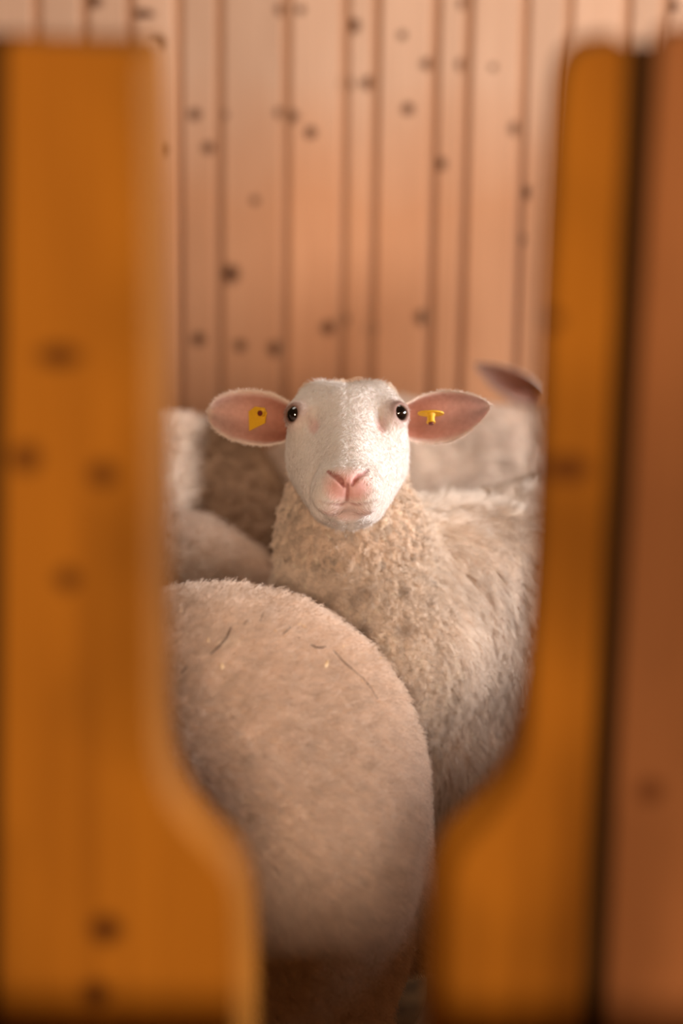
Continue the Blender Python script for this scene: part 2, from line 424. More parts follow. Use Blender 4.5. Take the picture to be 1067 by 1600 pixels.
def make_eye_mat():
    m, nt, b = new_mat('sheep_eye', 0.06, 0.6)
    co = N(nt, 'ShaderNodeTexCoord').outputs['Object']
    sp = N(nt, 'ShaderNodeSeparateXYZ'); nt.links.new(co, sp.inputs[0])
    nt.links.new(ramp(nt, sp.outputs[2], [(0.0, (0.28, 0.12, 0.06)), (0.0048, (0.25, 0.10, 0.045)), (0.0066, (0.03, 0.013, 0.006)), (0.0090, (0.02, 0.009, 0.005)), (0.0100, (0.004, 0.003, 0.003)), (1.0, (0.004, 0.003, 0.003))]), b.inputs['Base Color'])
    b.inputs['Coat Weight'].default_value = 1.0; b.inputs['Coat Roughness'].default_value = 0.02
    return m
MAT_EYE = make_eye_mat()
def plain(name, col, rough=0.5, spec=0.4):
    m, nt, b = new_mat(name, rough, spec)
    g = N(nt, 'ShaderNodeNewGeometry').outputs['Position']
    nt.links.new(mix(nt, 0.2, col, ramp(nt, noise(nt, g, 300, 2), [(0.3, tuple(c * 0.6 for c in col)), (0.7, col)])), b.inputs['Base Color'])
    return m
MAT_TAG = plain('yellow_tag_plastic', (0.80, 0.44, 0.015))
MAT_STUD = plain('dark_red_stud', (0.16, 0.02, 0.012))
MAT_STRAW = plain('straw', (0.85, 0.62, 0.36), 0.6)
MAT_TWIG = plain('dark_bedding_fleck', (0.09, 0.045, 0.02), 0.8)

def set_tint(me, tint):
    at = me.attributes.new('tint', 'FLOAT_COLOR', 'POINT')
    at.data.foreach_set('color', np.concatenate([tint, np.ones((len(tint), 1))], 1).astype(np.float32).ravel())

def hair(name, parent, V, Q, Nv, tint, dens, count, length, flow, lift=0.6, clump=None, curl=0.0, turns=2.0, npt=5, radius=0.0003, jitter=0.25, seed=1, tintvar=0.08, lenvar=0.35, mat=None, gap=0.0):
    """fibre strands grown from the body mesh; length, dens: per vertex; flow: per vertex direction the coat lies"""
    rng = np.random.default_rng(seed)
    T = np.concatenate([Q[:, [0, 1, 2]], Q[:, [0, 2, 3]]])
    ar = np.linalg.norm(np.cross(V[T[:, 1]] - V[T[:, 0]], V[T[:, 2]] - V[T[:, 0]]), axis=1) * dens[T].mean(1)
    cs = np.cumsum(ar); 
    if cs[-1] <= 0: return None
    def roots(n):
        t = np.minimum(np.searchsorted(cs, rng.random(n) * cs[-1]), len(T) - 1)
        u, v = rng.random(n), rng.random(n); fl = u + v > 1; u[fl], v[fl] = 1 - u[fl], 1 - v[fl]
        w = np.stack([1 - u - v, u, v], 1)
        ip = lambda A: (A[T[t]] * w[:, :, None]).sum(1) if A.ndim == 2 else (A[T[t]] * w).sum(1)
        return ip(V), unit(ip(Nv)), ip(flow), ip(length), ip(tint)
    p, n, fl, L, ti = roots(count)
    s = np.linspace(0, 1, npt)[None, :, None]
    def shape(p, n, fl, L, ph, rnd):
        d0 = unit(n * lift + fl * (1 - lift) + rnd * jitter)
        d1 = unit(n * lift * 0.35 + fl + rnd * jitter * 1.3)
        disp = (d0[:, None, :] * (s - 0.5 * s * s) + d1[:, None, :] * (0.5 * s * s)) * L[:, None, None] * 1.1
        if curl:
            e1 = unit(np.cross(d1, n + 1e-3)); e2 = np.cross(e1, d1)
            a = ph[:, None, None] + s * turns * 2 * math.pi
            disp = disp + (e1[:, None, :] * np.cos(a) + e2[:, None, :] * np.sin(a) - (e1 * np.cos(ph)[:, None] + e2 * np.sin(ph)[:, None])[:, None, :]) * (curl * np.minimum(s * 2.5, 1))
        return disp
    L = L * (1 - lenvar * rng.random(count))
    if clump:
        nc, strength = clump
        cp, cn, cf, cl, ct = roots(nc)
        kd = kdtree.KDTree(nc)
        for i, c in enumerate(cp): kd.insert(c, i)
        kd.balance()
        near = np.array([kd.find(q)[1] for q in p])
        cph = rng.random(nc) * 6.283; crn = rng.normal(size=(nc, 3)); ctv = 1 + tintvar * 1.5 * rng.normal(size=(nc, 1))
        cd = shape(cp, cn, cf, cl, cph, crn)
        own = shape(p, n, fl, L, rng.random(count) * 6.283, rng.normal(size=(count, 3)))
        cdisp = cd[near] * (L / np.maximum(cl[near], 1e-6))[:, None, None]
        k_ = strength * s ** 0.8
        pos = p[:, None, :] * (1 - k_ * 0.75) + cp[near][:, None, :] * (k_ * 0.75) + own * (1 - k_) + cdisp * k_
        ti = ti * ctv[near]
    else:
        pos = p[:, None, :] + shape(p, n, fl, L, rng.random(count) * 6.283, rng.normal(size=(count, 3)))
    ti = np.clip(ti * (1 + tintvar * rng.normal(size=(count, 1))), 0, 0.95)
    cu = bpy.data.hair_curves.new(name)
    cu.add_curves([npt] * count)
    cu.position_data.foreach_set('vector', pos.astype(np.float32).ravel())
    r = cu.attributes.get('radius') or cu.attributes.new('radius', 'FLOAT', 'POINT')
    r.data.foreach_set('value', np.tile(radius * np.linspace(1.0, 0.25, npt), count).astype(np.float32))
    a = cu.attributes.new('tint', 'FLOAT_COLOR', 'CURVE')
    a.data.foreach_set('color', np.concatenate([ti, np.ones((count, 1))], 1).astype(np.float32).ravel())
    o = link(name, cu, parent, mat or MAT_WOOL); o['kind'] = 'stuff'
    return o

def ear_mesh(base, tip, normal, hw_top, hw_bot, cup=0.022, th=0.004, nt_=26, ns=17, prof=None, curl=0.0):
    """leaf-shaped cupped ear: returns V, Q, tint; normal = direction the opening faces"""
    base = np.array(base, float); tip = np.array(tip, float); ax = tip - base; L = np.linalg.norm(ax); ax = ax / L
    nrm = np.array(normal, float); nrm = unit(nrm - ax * (nrm @ ax)); up = np.cross(nrm, ax)
    if up[2] < 0: up = -up
    tt = np.linspace(0, 1, nt_); ss = np.linspace(-1, 1, ns)
    kt = [0, 0.12, 0.3, 0.5, 0.7, 0.85, 0.95, 1.0]
    kp = prof or [0.55, 0.8, 1.0, 0.98, 0.76, 0.45, 0.19, 0.015]
    w = np.interp(tt, kt, kp)
    w = np.convolve(np.pad(w, 1, mode='edge'), [0.2, 0.6, 0.2], 'valid'); w[-1] = 0.02
    Vi, Vo, Ci, Co = [], [], [], []
    for t, wt in zip(tt, w):
        for s_ in ss:
            hw = hw_top if s_ > 0 else hw_bot
            side = s_ * hw * wt
            dep = -cup * (1 - s_ * s_) * (1.0 - 0.75 * t) * min(1, wt * 1.2) - 0.012 * t * t
            dep += 0.0022 * math.sin(s_ * 7 + 1.0) * (1 - s_ * s_) * (1 - t)      # folds of the gristle inside
            rim = curl * max(0, abs(s_) - 0.75) / 0.25 * (1 - t)
            c = base + ax * (t * L) + up * (side * (1 - 0.1 * rim)) + nrm * (dep + 0.004 * rim)
            edge = max(abs(s_), 1 - (1 - t) * 3)
            pk = 1 - sstep(np.array(edge), 0.72, 0.98)
            Vi.append(c); Vo.append(c - nrm * (th * (1.0 - 0.6 * abs(s_) ** 3)))
            streak = 0.5 + 0.5 * math.sin(s_ * 6.0 + 0.6)
            inner = (np.array([0.60, 0.28, 0.20]) * (1 - t * t) + np.array([0.78, 0.56, 0.52]) * t * t) * (0.84 + 0.22 * streak)
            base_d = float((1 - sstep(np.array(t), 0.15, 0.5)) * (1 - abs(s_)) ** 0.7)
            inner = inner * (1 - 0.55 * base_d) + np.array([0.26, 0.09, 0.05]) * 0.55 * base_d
            wool = np.array([0.86, 0.72, 0.63])
            Ci.append(inner * pk + wool * (1 - pk)); Co.append(wool)
    V = np.array(Vi + Vo); C = np.array(Ci + Co); n_ = len(Vi); Q = []
    idx = lambda i, j: i * ns + j
    for i in range(nt_ - 1):
        for j in range(ns - 1):
            a, b, c, d = idx(i, j), idx(i + 1, j), idx(i + 1, j + 1), idx(i, j + 1)
            Q.append((a, b, c, d)); Q.append((n_ + d, n_ + c, n_ + b, n_ + a))
        for j in (0, ns - 1):
            a, b = idx(i, j), idx(i + 1, j)
            Q.append((a, n_ + a, n_ + b, b) if j == 0 else (b, n_ + b, n_ + a, a))
    for j in range(ns - 1):
        a, b = idx(nt_ - 1, j), idx(nt_ - 1, j + 1); Q.append((a, n_ + a, n_ + b, b))
    Q = np.array(Q)
    f0 = Q[0]; fn = np.cross(V[f0[2]] - V[f0[0]], V[f0[3]] - V[f0[1]])
    if fn @ nrm < 0: Q = Q[:, ::-1]
    return V, Q, C

def body_field(F, T, S=1.0, legs=True, thigh=0.0, slim=0.0, tail=True, neck_to=None, neck_r=(0.15, 0.10)):
    """trunk, neck, legs and tail of a sheep; T maps sheep space (x forward, y left, z up) to field space"""
    zc, zr = 0.545 + slim, 0.215 - slim
    F.ell(T(0.0, 0, zc), np.array([0.40, 0.215 - slim * 0.5, zr]) * S, R=T.R, k=0.05)
    F.ell(T(-0.27, 0, zc + 0.01), np.array([0.235, 0.205 - slim * 0.5, zr]) * S, R=T.R, k=0.06)
    F.ell(T(0.27, 0, zc), np.array([0.21, 0.20 - slim * 0.5, zr + 0.01]) * S, R=T.R, k=0.06)
    if thigh: F.ell(T(-0.29, 0, 0.40), np.array([0.205, 0.20, 0.25]) * S, R=T.R, k=0.05)
    if neck_to is not None: F.cone(T(0.36, 0, 0.60), neck_to, neck_r[0] * S, neck_r[1] * S, 0.07)
    if legs:
        for y in (-1, 1):
            F.cone(T(0.27, 0.11 * y, 0.42), T(0.29, 0.11 * y, 0.24), 0.085 * S, 0.042 * S, 0.04)
            F.cone(T(0.29, 0.11 * y, 0.24), T(0.28, 0.11 * y, 0.05), 0.034 * S, 0.024 * S, 0.02)
            F.cone(T(0.28, 0.11 * y, 0.05), T(0.31, 0.11 * y, 0.028), 0.028 * S, 0.028 * S, 0.015)
            F.cone(T(-0.33, 0.11 * y, 0.50), T(-0.27, 0.125 * y, 0.36), 0.14 * S, 0.085 * S, 0.05)
            F.cone(T(-0.27, 0.125 * y, 0.36), T(-0.43, 0.12 * y, 0.25), 0.075 * S, 0.04 * S, 0.03)
            F.cone(T(-0.43, 0.12 * y, 0.25), T(-0.40, 0.12 * y, 0.05), 0.034 * S, 0.024 * S, 0.02)
            F.cone(T(-0.40, 0.12 * y, 0.05), T(-0.37, 0.12 * y, 0.028), 0.028 * S, 0.028 * S, 0.015)
    if tail: F.cone(T(-0.43, 0, 0.59), T(-0.515, 0, 0.33), 0.045 * S, 0.028 * S, 0.04)
class Xf:
    def __init__(s, origin, fwd, S=1.0, pitch=0.0):
        f = unit(np.array([fwd[0], fwd[1], 0.0])); l = np.array([-f[1], f[0], 0.0]); u = np.array([0, 0, 1.0])
        f2 = f * math.cos(pitch) + u * math.sin(pitch); u2 = u * math.cos(pitch) - f * math.sin(pitch)
        s.R = np.array([f2, l, u2]); s.o = np.array(origin, float); s.S = S; s.h = 0.5 * S
    def __call__(s, x, y, z):
        v = np.array([x, y, z - 0.5]) * s.S
        return s.o + np.array([0, 0, s.h]) + v @ s.R
def head_generic(F, T, c, d, S=1.0):
    """simple but complete head: c poll point, d unit direction of the face; returns ear specs and eye points"""
    d = unit(d); l = T.R[1]; u = np.cross(d, l); u = u if u[2] > 0 else -u
    g = lambda a, b, w: c + d * a * S + l * b * S + u * w * S
    F.ell(g(0.03, 0, -0.02), np.array([0.085, 0.07, 0.07]) * S, R=np.array([d, l, u]), k=0.02)
    F.cone(g(0.05, 0, -0.02), g(0.19, 0, -0.025), 0.055 * S, 0.036 * S, 0.025)
    F.cone(g(0.03, 0, -0.075), g(0.17, 0, -0.06), 0.05 * S, 0.028 * S, 0.03)
    for y in (-1, 1): F.ell(g(0.05, 0.055 * y, 0.0), np.array([0.028] * 3) * S, k=0.015)
    return g
WOOLC = np.array([0.80, 0.655, 0.545])
def bodies_mesh(F, V_Q_C_extra=()):
    V, Q = F.mesh(); return relax(V, Q, 2), Q

def assemble(name, origin, V, Q, C, label, group='sheep standing in the pen'):
    root = bpy.data.objects.new(name, None); COL.objects.link(root); root.location = tuple(origin)
    tag(root, label, 'sheep', group)
    me = mesh_from('body', V - origin, Q, True); set_tint(me, C)
    link('body', me, root, MAT_SKIN)
    return root
def add_eye(root, origin, pos, look, r=0.0125):
    bm = bmesh.new(); bmesh.ops.create_uvsphere(bm, u_segments=24, v_segments=16, radius=r)
    for v in bm.verts:                                   # cornea bulges a little
        if v.co.z > r * 0.7: v.co.z += (v.co.z - r * 0.7) * 0.25
    me = bpy.data.meshes.new('eye'); bm.to_mesh(me); bm.free()
    me.polygons.foreach_set('use_smooth', [True] * len(me.polygons))
    o = link('eye', me, root, MAT_EYE); o.location = tuple(np.array(pos) - origin)
    o.rotation_euler = Vector(tuple(look)).to_track_quat('Z', 'Y').to_euler()
    o['label'] = 'dark glossy eye'
    return o
def blendc(C, m, col): return C * (1 - m[:, None]) + np.array(col) * m[:, None]
DOWN = np.array([0, 0, -1.0])
def tang(n, d): return unit(d - n * (n * d).sum(1, keepdims=True) + 1e-6)

# ------------------------------------------------------------------ plain sheep (all but the one that looks out)
def sheep(label, origin, fwd, S, neck, face, hair_n, hair_len, radius, seed, h=0.014, clumps=2500, curl=0.003, ear_specs=None, head_c=None, tint=WOOLC, lift=0.75, wob=0.006, pitch=0.0, cl_strength=0.7, npt=5, dens_fn=None, jitter=0.25, thigh=0.0, tint_fn=None):
    T = Xf(origin, fwd, S, pitch); origin = np.array(origin, float)
    nk = T(*neck); d = unit(T.R.T @ np.array(face, float))
    lo = T.o + np.array([-0.95, -0.95, -0.03]) * S; hi = T.o + np.array([0.95, 0.95, 1.25]) * S
    # tight box
    pts_ = np.array([T(x, y, z) for x in (-0.62, 0.45) for y in (-0.26, 0.26) for z in (-0.02, 0.82)] + [nk + d * 0.3 * S, nk - d * 0.12 * S, nk + T.R[1] * 0.2 * S, nk - T.R[1] * 0.2 * S, nk + np.array([0, 0, 0.12]), nk - np.array([0, 0, 0.2])])
    F = Field(pts_.min(0) - 0.04, pts_.max(0) + 0.04, h)
    body_field(F, T, S, neck_to=nk, thigh=thigh)
    g = head_generic(F, T, nk, d, S)
    V, Q = F.mesh(); V = relax(V, Q, 2)
    n = vnormals(V, Q)
    V = V + n * (vnoise(V, 14, seed) * wob + vnoise(V, 40, seed + 1) * wob * 0.5)[:, None]
    n = vnormals(V, Q)
    loc = (V - (T.o + np.array([0, 0, T.h]))) @ T.R.T / S; loc[:, 2] += 0.5
    hd = (V - nk) @ d / S                                 # along the face
    facem = sstep(hd, 0.02, 0.06) * (np.linalg.norm(V - (nk + d * 0.1 * S), axis=1) < 0.2 * S)
    legm = 1 - sstep(loc[:, 2], 0.26, 0.32)
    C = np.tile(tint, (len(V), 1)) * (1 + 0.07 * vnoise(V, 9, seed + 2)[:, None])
    C = C * (1 - facem[:, None]) + np.array([0.86, 0.78, 0.70]) * facem[:, None]
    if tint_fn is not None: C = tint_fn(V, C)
    specs = ear_specs or [(g(0.0, 0.06 * y, 0.005), g(-0.01, 0.165 * y, 0.0), d * 0.6 + T.R[2] * 0.2 + T.R[1] * 0.2 * y) for y in (-1, 1)]
    AV, AQ, AC = [V], [Q], [C]; o_ = len(V)
    for (b_, t_, nm, *big) in specs:
        kk = S * (big[0] if big else 1.0)
        ev, eq, ec = ear_mesh(b_, t_, nm, 0.03 * kk, 0.034 * kk, cup=0.018 * kk)
        AV.append(ev); AQ.append(eq + o_); AC.append(ec); o_ += len(ev)
    root = assemble('sheep', origin, np.concatenate(AV), np.concatenate(AQ), np.concatenate(AC), label)
    for y in (-1, 1): add_eye(root, origin, g(0.062, 0.07 * y, 0.004), T.R[1] * y + d * 0.4, 0.0125 * S)
    dens = (1 - facem) * (1 - legm) * np.where(loc[:, 2] > 0.28, 1, 0.0)
    if dens_fn is not None: dens = dens * dens_fn(V, n)
    fl = tang(n, DOWN * 0.8 - T.R[0] * 0.7)
    hair('fleece', root, V - origin, Q, n, C, dens, hair_n, np.full(len(V), hair_len), fl, lift=lift, clump=(clumps, cl_strength), curl=curl, npt=npt, radius=radius, seed=seed, tintvar=0.05, jitter=jitter)
    return root, T, V, Q, n, C

# the sheep right behind the fence: its rump fills the lower half of the opening
AY = 2.60
pk = P(405, 930, AY)
S_A = 1.0
A_or = np.array([P(405, 1200, AY)[0] - 0.330, AY, 0.0])
A_dir = (-0.975, -0.22)
cam_vis = lambda V, n: np.where(((V - CAM) * n).sum(1) < 0.12, 1.0, 0.0) * np.where(V[:, 0] > -0.62, 1, 0.15)
rootA, TA, VA, QA, nA, CA = sheep('pale sheep seen from its broad woolly rump, nearest to the fence', A_or, A_dir, 1.04, (0.62, 0.0, 0.78), (0.85, 0, -0.5),
      170000, 0.020, 0.00032, 21, h=0.011, clumps=14000, curl=0.001, lift=0.8, wob=0.004, cl_strength=0.35, dens_fn=cam_vis, thigh=1.0, tint=np.array([0.80, 0.64, 0.53]))
# left middle: back of a sheep facing left
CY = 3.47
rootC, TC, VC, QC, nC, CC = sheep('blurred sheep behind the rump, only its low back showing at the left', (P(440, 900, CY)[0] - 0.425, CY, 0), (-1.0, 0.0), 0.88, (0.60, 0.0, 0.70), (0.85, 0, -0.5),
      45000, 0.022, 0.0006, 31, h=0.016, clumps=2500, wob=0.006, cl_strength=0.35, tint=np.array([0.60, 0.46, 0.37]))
# left rear
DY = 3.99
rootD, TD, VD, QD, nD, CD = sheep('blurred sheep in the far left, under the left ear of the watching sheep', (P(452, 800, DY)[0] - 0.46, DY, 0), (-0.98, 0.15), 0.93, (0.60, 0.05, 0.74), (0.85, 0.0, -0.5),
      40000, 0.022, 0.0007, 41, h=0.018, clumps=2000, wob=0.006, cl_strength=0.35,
      tint_fn=lambda V, C: blendc(C, sstep(V[:, 0] + 0.02 * vnoise(V, 9, 77), -0.262, -0.225), (0.17, 0.09, 0.045)))  # shade painted into the fleece: brown right of a wavy edge
# right rear
EY = 4.42
e_or = (P(760, 800, EY)[0] - 0.0, EY, 0)
eb, et = P(848, 622, EY - 0.12), P(738, 575, EY - 0.10)
rootE, TE, VE, QE, nE, CE = sheep('blurred sheep by the plank wall, one ear raised at the right', e_or, (0.97, -0.12), 0.84, (0.42, 0.03, 0.98), (0.75, -0.55, -0.35),
      40000, 0.022, 0.0008, 51, h=0.018, clumps=2000, wob=0.006, cl_strength=0.35,
      ear_specs=[(eb, et, (-0.45, -0.75, -0.45), 1.5), (P(905, 605, EY - 0.05), P(985, 600, EY - 0.02), (0.2, -0.9, 0.2))])

# ------------------------------------------------------------------ the sheep that looks out
HY = 3.0
MM = HY / FPX / math.cos(PITCH) * 1.0                    # metres per pixel at the head
c50, s50 = 0.63, 0.777
HU, HV, HW = CR, -CU * c50 + CB * s50, CU * s50 + CB * c50   # head axes: across, down the face, out of the forehead
H0 = P(543, 626, HY)
def hp(u, v, w): return H0 + HU * u + HV * v + HW * w
RH = np.array([HU, HV, HW])
H_dir = unit(np.array([-0.78, -0.62, 0.0]))
chest = P(585, 985, 3.16); 
H_or = np.array([chest[0], 3.16, 0.0]) - H_dir * 0.33; H_or[2] = 0
TH = Xf(H_or, H_dir, 1.0)
def hero_field(F, fine):
    body_field(F, TH, 1.0, neck_to=None, slim=0.05)
    nb = hp(0, -0.015, -0.115)
    F.cone(TH(0.31, 0, 0.56), nb + np.array([0.006, 0.06, -0.12]), 0.128, 0.081, 0.05)
    F.cone(nb + np.array([0.006, 0.06, -0.12]), nb + np.array([0, 0.03, 0.0]), 0.080, 0.068, 0.05)
    F.cone(P(550, 860, 3.10), P(604, 1020, 3.07), 0.070, 0.110, 0.05)         # throat and brisket
    # skull
    F.ell(hp(0, -0.006, -0.056), (0.066, 0.068, 0.054), R=RH, k=0.02)
    for s_ in (-1, 1):
        F.ell(hp(0.037 * s_, -0.034, -0.028), (0.027, 0.032, 0.022), R=RH, k=0.024)     # poll bumps
        F.ell(hp(0.054 * s_, 0.000, -0.024), (0.0225, 0.030, 0.021), R=RH, k=0.016)    # brow ridges
        F.cone(hp(0.036 * s_, 0.030, -0.080), hp(0.022 * s_, 0.105, -0.078), 0.040, 0.026, 0.03)   # cheeks
        F.cone(hp(0.040 * s_, 0.015, -0.055), hp(0.030 * s_, 0.080, -0.058), 0.031, 0.025, 0.02)
        F.ell(hp(0.0215 * s_, 0.143, -0.036), (0.0225, 0.028, 0.025), R=RH, k=0.010)   # upper lip pads
    F.cone(hp(0, 0.0, -0.036), hp(0, 0.125, -0.030), 0.043, 0.030, 0.025)              # bridge of the nose
    F.ell(hp(0, 0.144, -0.016), (0.026, 0.018, 0.019), R=RH, k=0.012)                  # nose pad
    F.ell(hp(0, 0.128, -0.066), (0.032, 0.026, 0.022), R=RH, k=0.012)                  # lower lip and chin
    F.cone(hp(0, 0.10, -0.088), hp(0, 0.04, -0.105), 0.026, 0.045, 0.03)
    for s_ in (-1, 1):
        # tear pit below each eye, hollow beside the nose bridge
        F.ell(hp(0.043 * s_, 0.030, -0.008), (0.0055, 0.013, 0.009), R=RH, k=0.012, sub=True)
hx0, hx1 = H0 - np.array([0.115, 0.20, 0.24]), H0 + np.array([0.115, 0.20, 0.085])
FH = Field(hx0, hx1, 0.0022)
hero_field(FH, True)
# nostrils, philtrum and mouth: chains of picture points dropped on to the muzzle, then carved
def on_face(px, py):
    dv = unit(P(px, py, HY) - CAM); t = 2.6
    while t < 3.4 and FH.sample(CAM + dv * t) > 0: t += 0.0006
    return CAM + dv * t
CARVE = []
def carve(pix, radii, depth=0.0):
    pp = [on_face(*p) + unit(P(*p, HY) - CAM) * depth for p in pix]
    for i in range(len(pp) - 1): CARVE.append((pp[i], pp[i + 1], radii[i], radii[i + 1]))
carve([(512, 736), (519, 741), (527, 745), (533, 752), (537, 760)], [0.0012, 0.0022, 0.0028, 0.0024, 0.001], 0.0008)
carve([(576, 733), (568, 740), (560, 744), (554, 751), (550, 758)], [0.0010, 0.0018, 0.0022, 0.0018, 0.001], 0.0008)
carve([(543, 757), (543, 772), (542, 787)], [0.0011, 0.0013, 0.0013])
carve([(510, 786), (519, 788), (531, 789), (542, 787), (555, 789), (567, 788), (576, 786)], [0.0006, 0.0009, 0.0012, 0.0013, 0.0012, 0.0009, 0.0006])
carve([(510, 786), (499, 782)], [0.0007, 0.0004])
carve([(576, 786), (588, 782)], [0.0007, 0.0004])
for a_, b_, ra_, rb_ in CARVE: FH.cone(a_, b_, ra_, rb_, 0.0035, sub=True)
# eyes: found on the surface along the line of sight, then set in carved sockets
EYES = []
for (ex, ey, s_) in ((457, 647, -1), (626.5, 645, 1)):
    dirv = unit(P(ex, ey, HY) - CAM); t = 2.7
    while t < 3.4 and FH.sample(CAM + dirv * t) > 0: t += 0.001
    sp = CAM + dirv * t
    look = unit(CR * s_ * 0.62 + CB * 0.76 + CU * 0.10)
    c_ = sp - look * 0.0070
    EYES.append((c_, look, s_))
for c_, look, s_ in EYES:
    FH.ell(c_ + look * 0.001, (0.0140, 0.0140, 0.0140), k=0.010)
    up_ = unit(CU - look * (CU @ look)); sd_ = np.cross(up_, look)
    FH.ell(c_ + look * 0.0128, (0.0112, 0.0118, 0.0085), R=np.array([sd_, up_, look]), k=0.003, sub=True)
Vh, Qh = FH.mesh(); Vh = relax(Vh, Qh, 1)
cor = np.array([TH(x, y, z) for x in (-0.62, 0.5) for y in (-0.26, 0.26) for z in (-0.02, 0.85)] + [tuple(H0 + np.array([0.12, 0.2, 0.1])), tuple(H0 - np.array([0.12, 0.2, 0.2]))])
FB = Field(cor.min(0) - 0.04, cor.max(0) + 0.04, 0.010)
hero_field(FB, False)
Vb, Qb = FB.mesh(); Vb = relax(Vb, Qb, 1)
inb = np.all((Vb > hx0 + 0.012) & (Vb < hx1 - 0.012), axis=1)
Qb = Qb[~inb[Qb].all(1)]
used = np.unique(Qb); rm = np.full(len(Vb), -1); rm[used] = np.arange(len(used)); Vb = Vb[used]; Qb = rm[Qb]
nb_ = vnormals(Vb, Qb)
hb = (Vb - H0) @ RH.T
keepflat = sstep(np.linalg.norm(Vb - hp(0, 0.05, -0.05), axis=1), 0.14, 0.2)
Vb = Vb + nb_ * (keepflat * (vnoise(Vb * np.array([1, 1, 0.35]), 16, 3) * 0.006 + vnoise(Vb * np.array([1, 1, 0.4]), 50, 4) * 0.002))[:, None]
nb_ = vnormals(Vb, Qb); nh_ = vnormals(Vh, Qh)
# head colours
q = (Vh - H0) @ RH.T                                      # u, v, w
FACE = np.array([0.80, 0.745, 0.71]); PINK = np.array([0.80, 0.46, 0.42]); WOOLH = np.array([0.74, 0.59, 0.47])
Ch = np.tile(FACE, (len(Vh), 1))
# wool starts behind the cheeks and jaw
dist_jaw = q[:, 1] * 0.80 + q[:, 2] * 0.60               # how far forward of the jaw corner
woolm = 1 - sstep(dist_jaw + 0.010 * vnoise(Vh, 70, 5), -0.062, -0.046)
poll = sstep(-q[:, 1], 0.03, 0.07)
Ch = blendc(Ch, woolm * (1 - poll), WOOLH)
nosem = np.clip(1.25 - np.sqrt((q[:, 0] / 0.027) ** 2 + ((q[:, 2] + 0.013) / 0.016) ** 2), 0, 1) * sstep(q[:, 1], 0.135, 0.15)
lipm = np.clip(1.2 - np.sqrt((q[:, 0] / 0.032) ** 2 + ((q[:, 2] + 0.050) / 0.022) ** 2), 0, 1) * sstep(q[:, 1], 0.125, 0.15)
Ch = blendc(Ch, np.clip(lipm * 1.2, 0, 0.6), (0.76, 0.54, 0.51)); Ch = blendc(Ch, np.clip(nosem * 1.6, 0, 1), PINK)
for c_, look, s_ in EYES:
    de = np.linalg.norm(Vh - c_, axis=1)
    Ch = blendc(Ch, (1 - sstep(de, 0.013, 0.028)) * 0.45, (0.74, 0.54, 0.50))
    Ch = blendc(Ch, (1 - sstep(de, 0.0142, 0.0180)) * 0.85, (0.22, 0.10, 0.07))
    pit = np.linalg.norm((q - np.array([0.043 * s_, 0.034, -0.012])) / np.array([0.010, 0.018, 0.012]), axis=1)
    Ch = blendc(Ch, (1 - sstep(pit, 0.5, 1.1)) * 0.55, (0.72, 0.42, 0.38))
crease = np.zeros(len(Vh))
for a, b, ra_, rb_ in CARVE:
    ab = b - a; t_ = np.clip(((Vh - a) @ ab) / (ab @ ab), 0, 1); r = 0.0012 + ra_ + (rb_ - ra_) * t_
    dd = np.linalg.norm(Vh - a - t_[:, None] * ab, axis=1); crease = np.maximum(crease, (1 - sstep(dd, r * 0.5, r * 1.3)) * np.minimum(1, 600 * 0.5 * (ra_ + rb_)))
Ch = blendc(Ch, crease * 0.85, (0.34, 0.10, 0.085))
Cb = np.tile(WOOLH, (len(Vb), 1)) * (1 + 0.10 * vnoise(Vb, 8, 8)[:, None])
Cb = blendc(Cb, sstep(vnoise(Vb, 62, 9), 0.38, 0.62) * (1 - sstep(Vb[:, 0], 0.05, 0.16)) * 0.6, (0.22, 0.13, 0.08))
# ears
ears = [ear_mesh(P(462, 662, HY + 0.035), P(325, 641, HY + 0.03), CB * 0.9 + CU * 0.10 - CR * 0.1, 0.037, 0.037, cup=0.034, curl=0.6, prof=[0.5, 0.78, 0.98, 1.0, 0.9, 0.7, 0.46, 0.10]),
        ear_mesh(P(624, 663, HY + 0.035), P(768, 636, HY + 0.03), CB * 0.9 - CU * 0.16 + CR * 0.1, 0.0345, 0.037, cup=0.034, curl=0.6, prof=[0.5, 0.78, 0.98, 1.0, 0.80, 0.52, 0.24, 0.03])]
AV = [Vh, Vb]; AQ = [Qh, Qb + len(Vh)]; AC = [Ch, Cb]; o_ = len(Vh) + len(Vb)
for ev, eq, ec in ears:
    AV.append(ev); AQ.append(eq + o_); AC.append(ec); o_ += len(ev)
H_or = H_or.copy()
hero = assemble('sheep', H_or, np.concatenate(AV), np.concatenate(AQ), np.concatenate(AC), 'white-faced sheep looking straight at the camera with yellow tags in both ears')
for c_, look, s_ in EYES: add_eye(hero, H_or, c_, look, 0.0130)
# short face hair
bald = np.clip(nosem * 1.6 + lipm * 0.75 + crease * 1.2, 0, 1)
for c_, look, s_ in EYES: bald = np.maximum(bald, 1 - sstep(np.linalg.norm(Vh - c_, axis=1), 0.014, 0.018))
Lf = np.full(len(Vh), 0.0055) + 0.006 * poll + 0.003 * sstep(-q[:, 2], 0.05, 0.09)
flowf = tang(nh_, np.tile(HV * 0.9, (len(Vh), 1)) + HU * np.sign(q[:, :1]) * 0.35 - HW * 0.2)
hair('face_hair', hero, Vh - H_or, Qh, nh_, np.clip(Ch * 1.0, 0, 0.93), (1 - bald) * (1 - woolm * (1 - poll)), 42000, Lf, flowf, lift=0.30, npt=4, radius=0.00022, seed=61, jitter=0.16, tintvar=0.03)
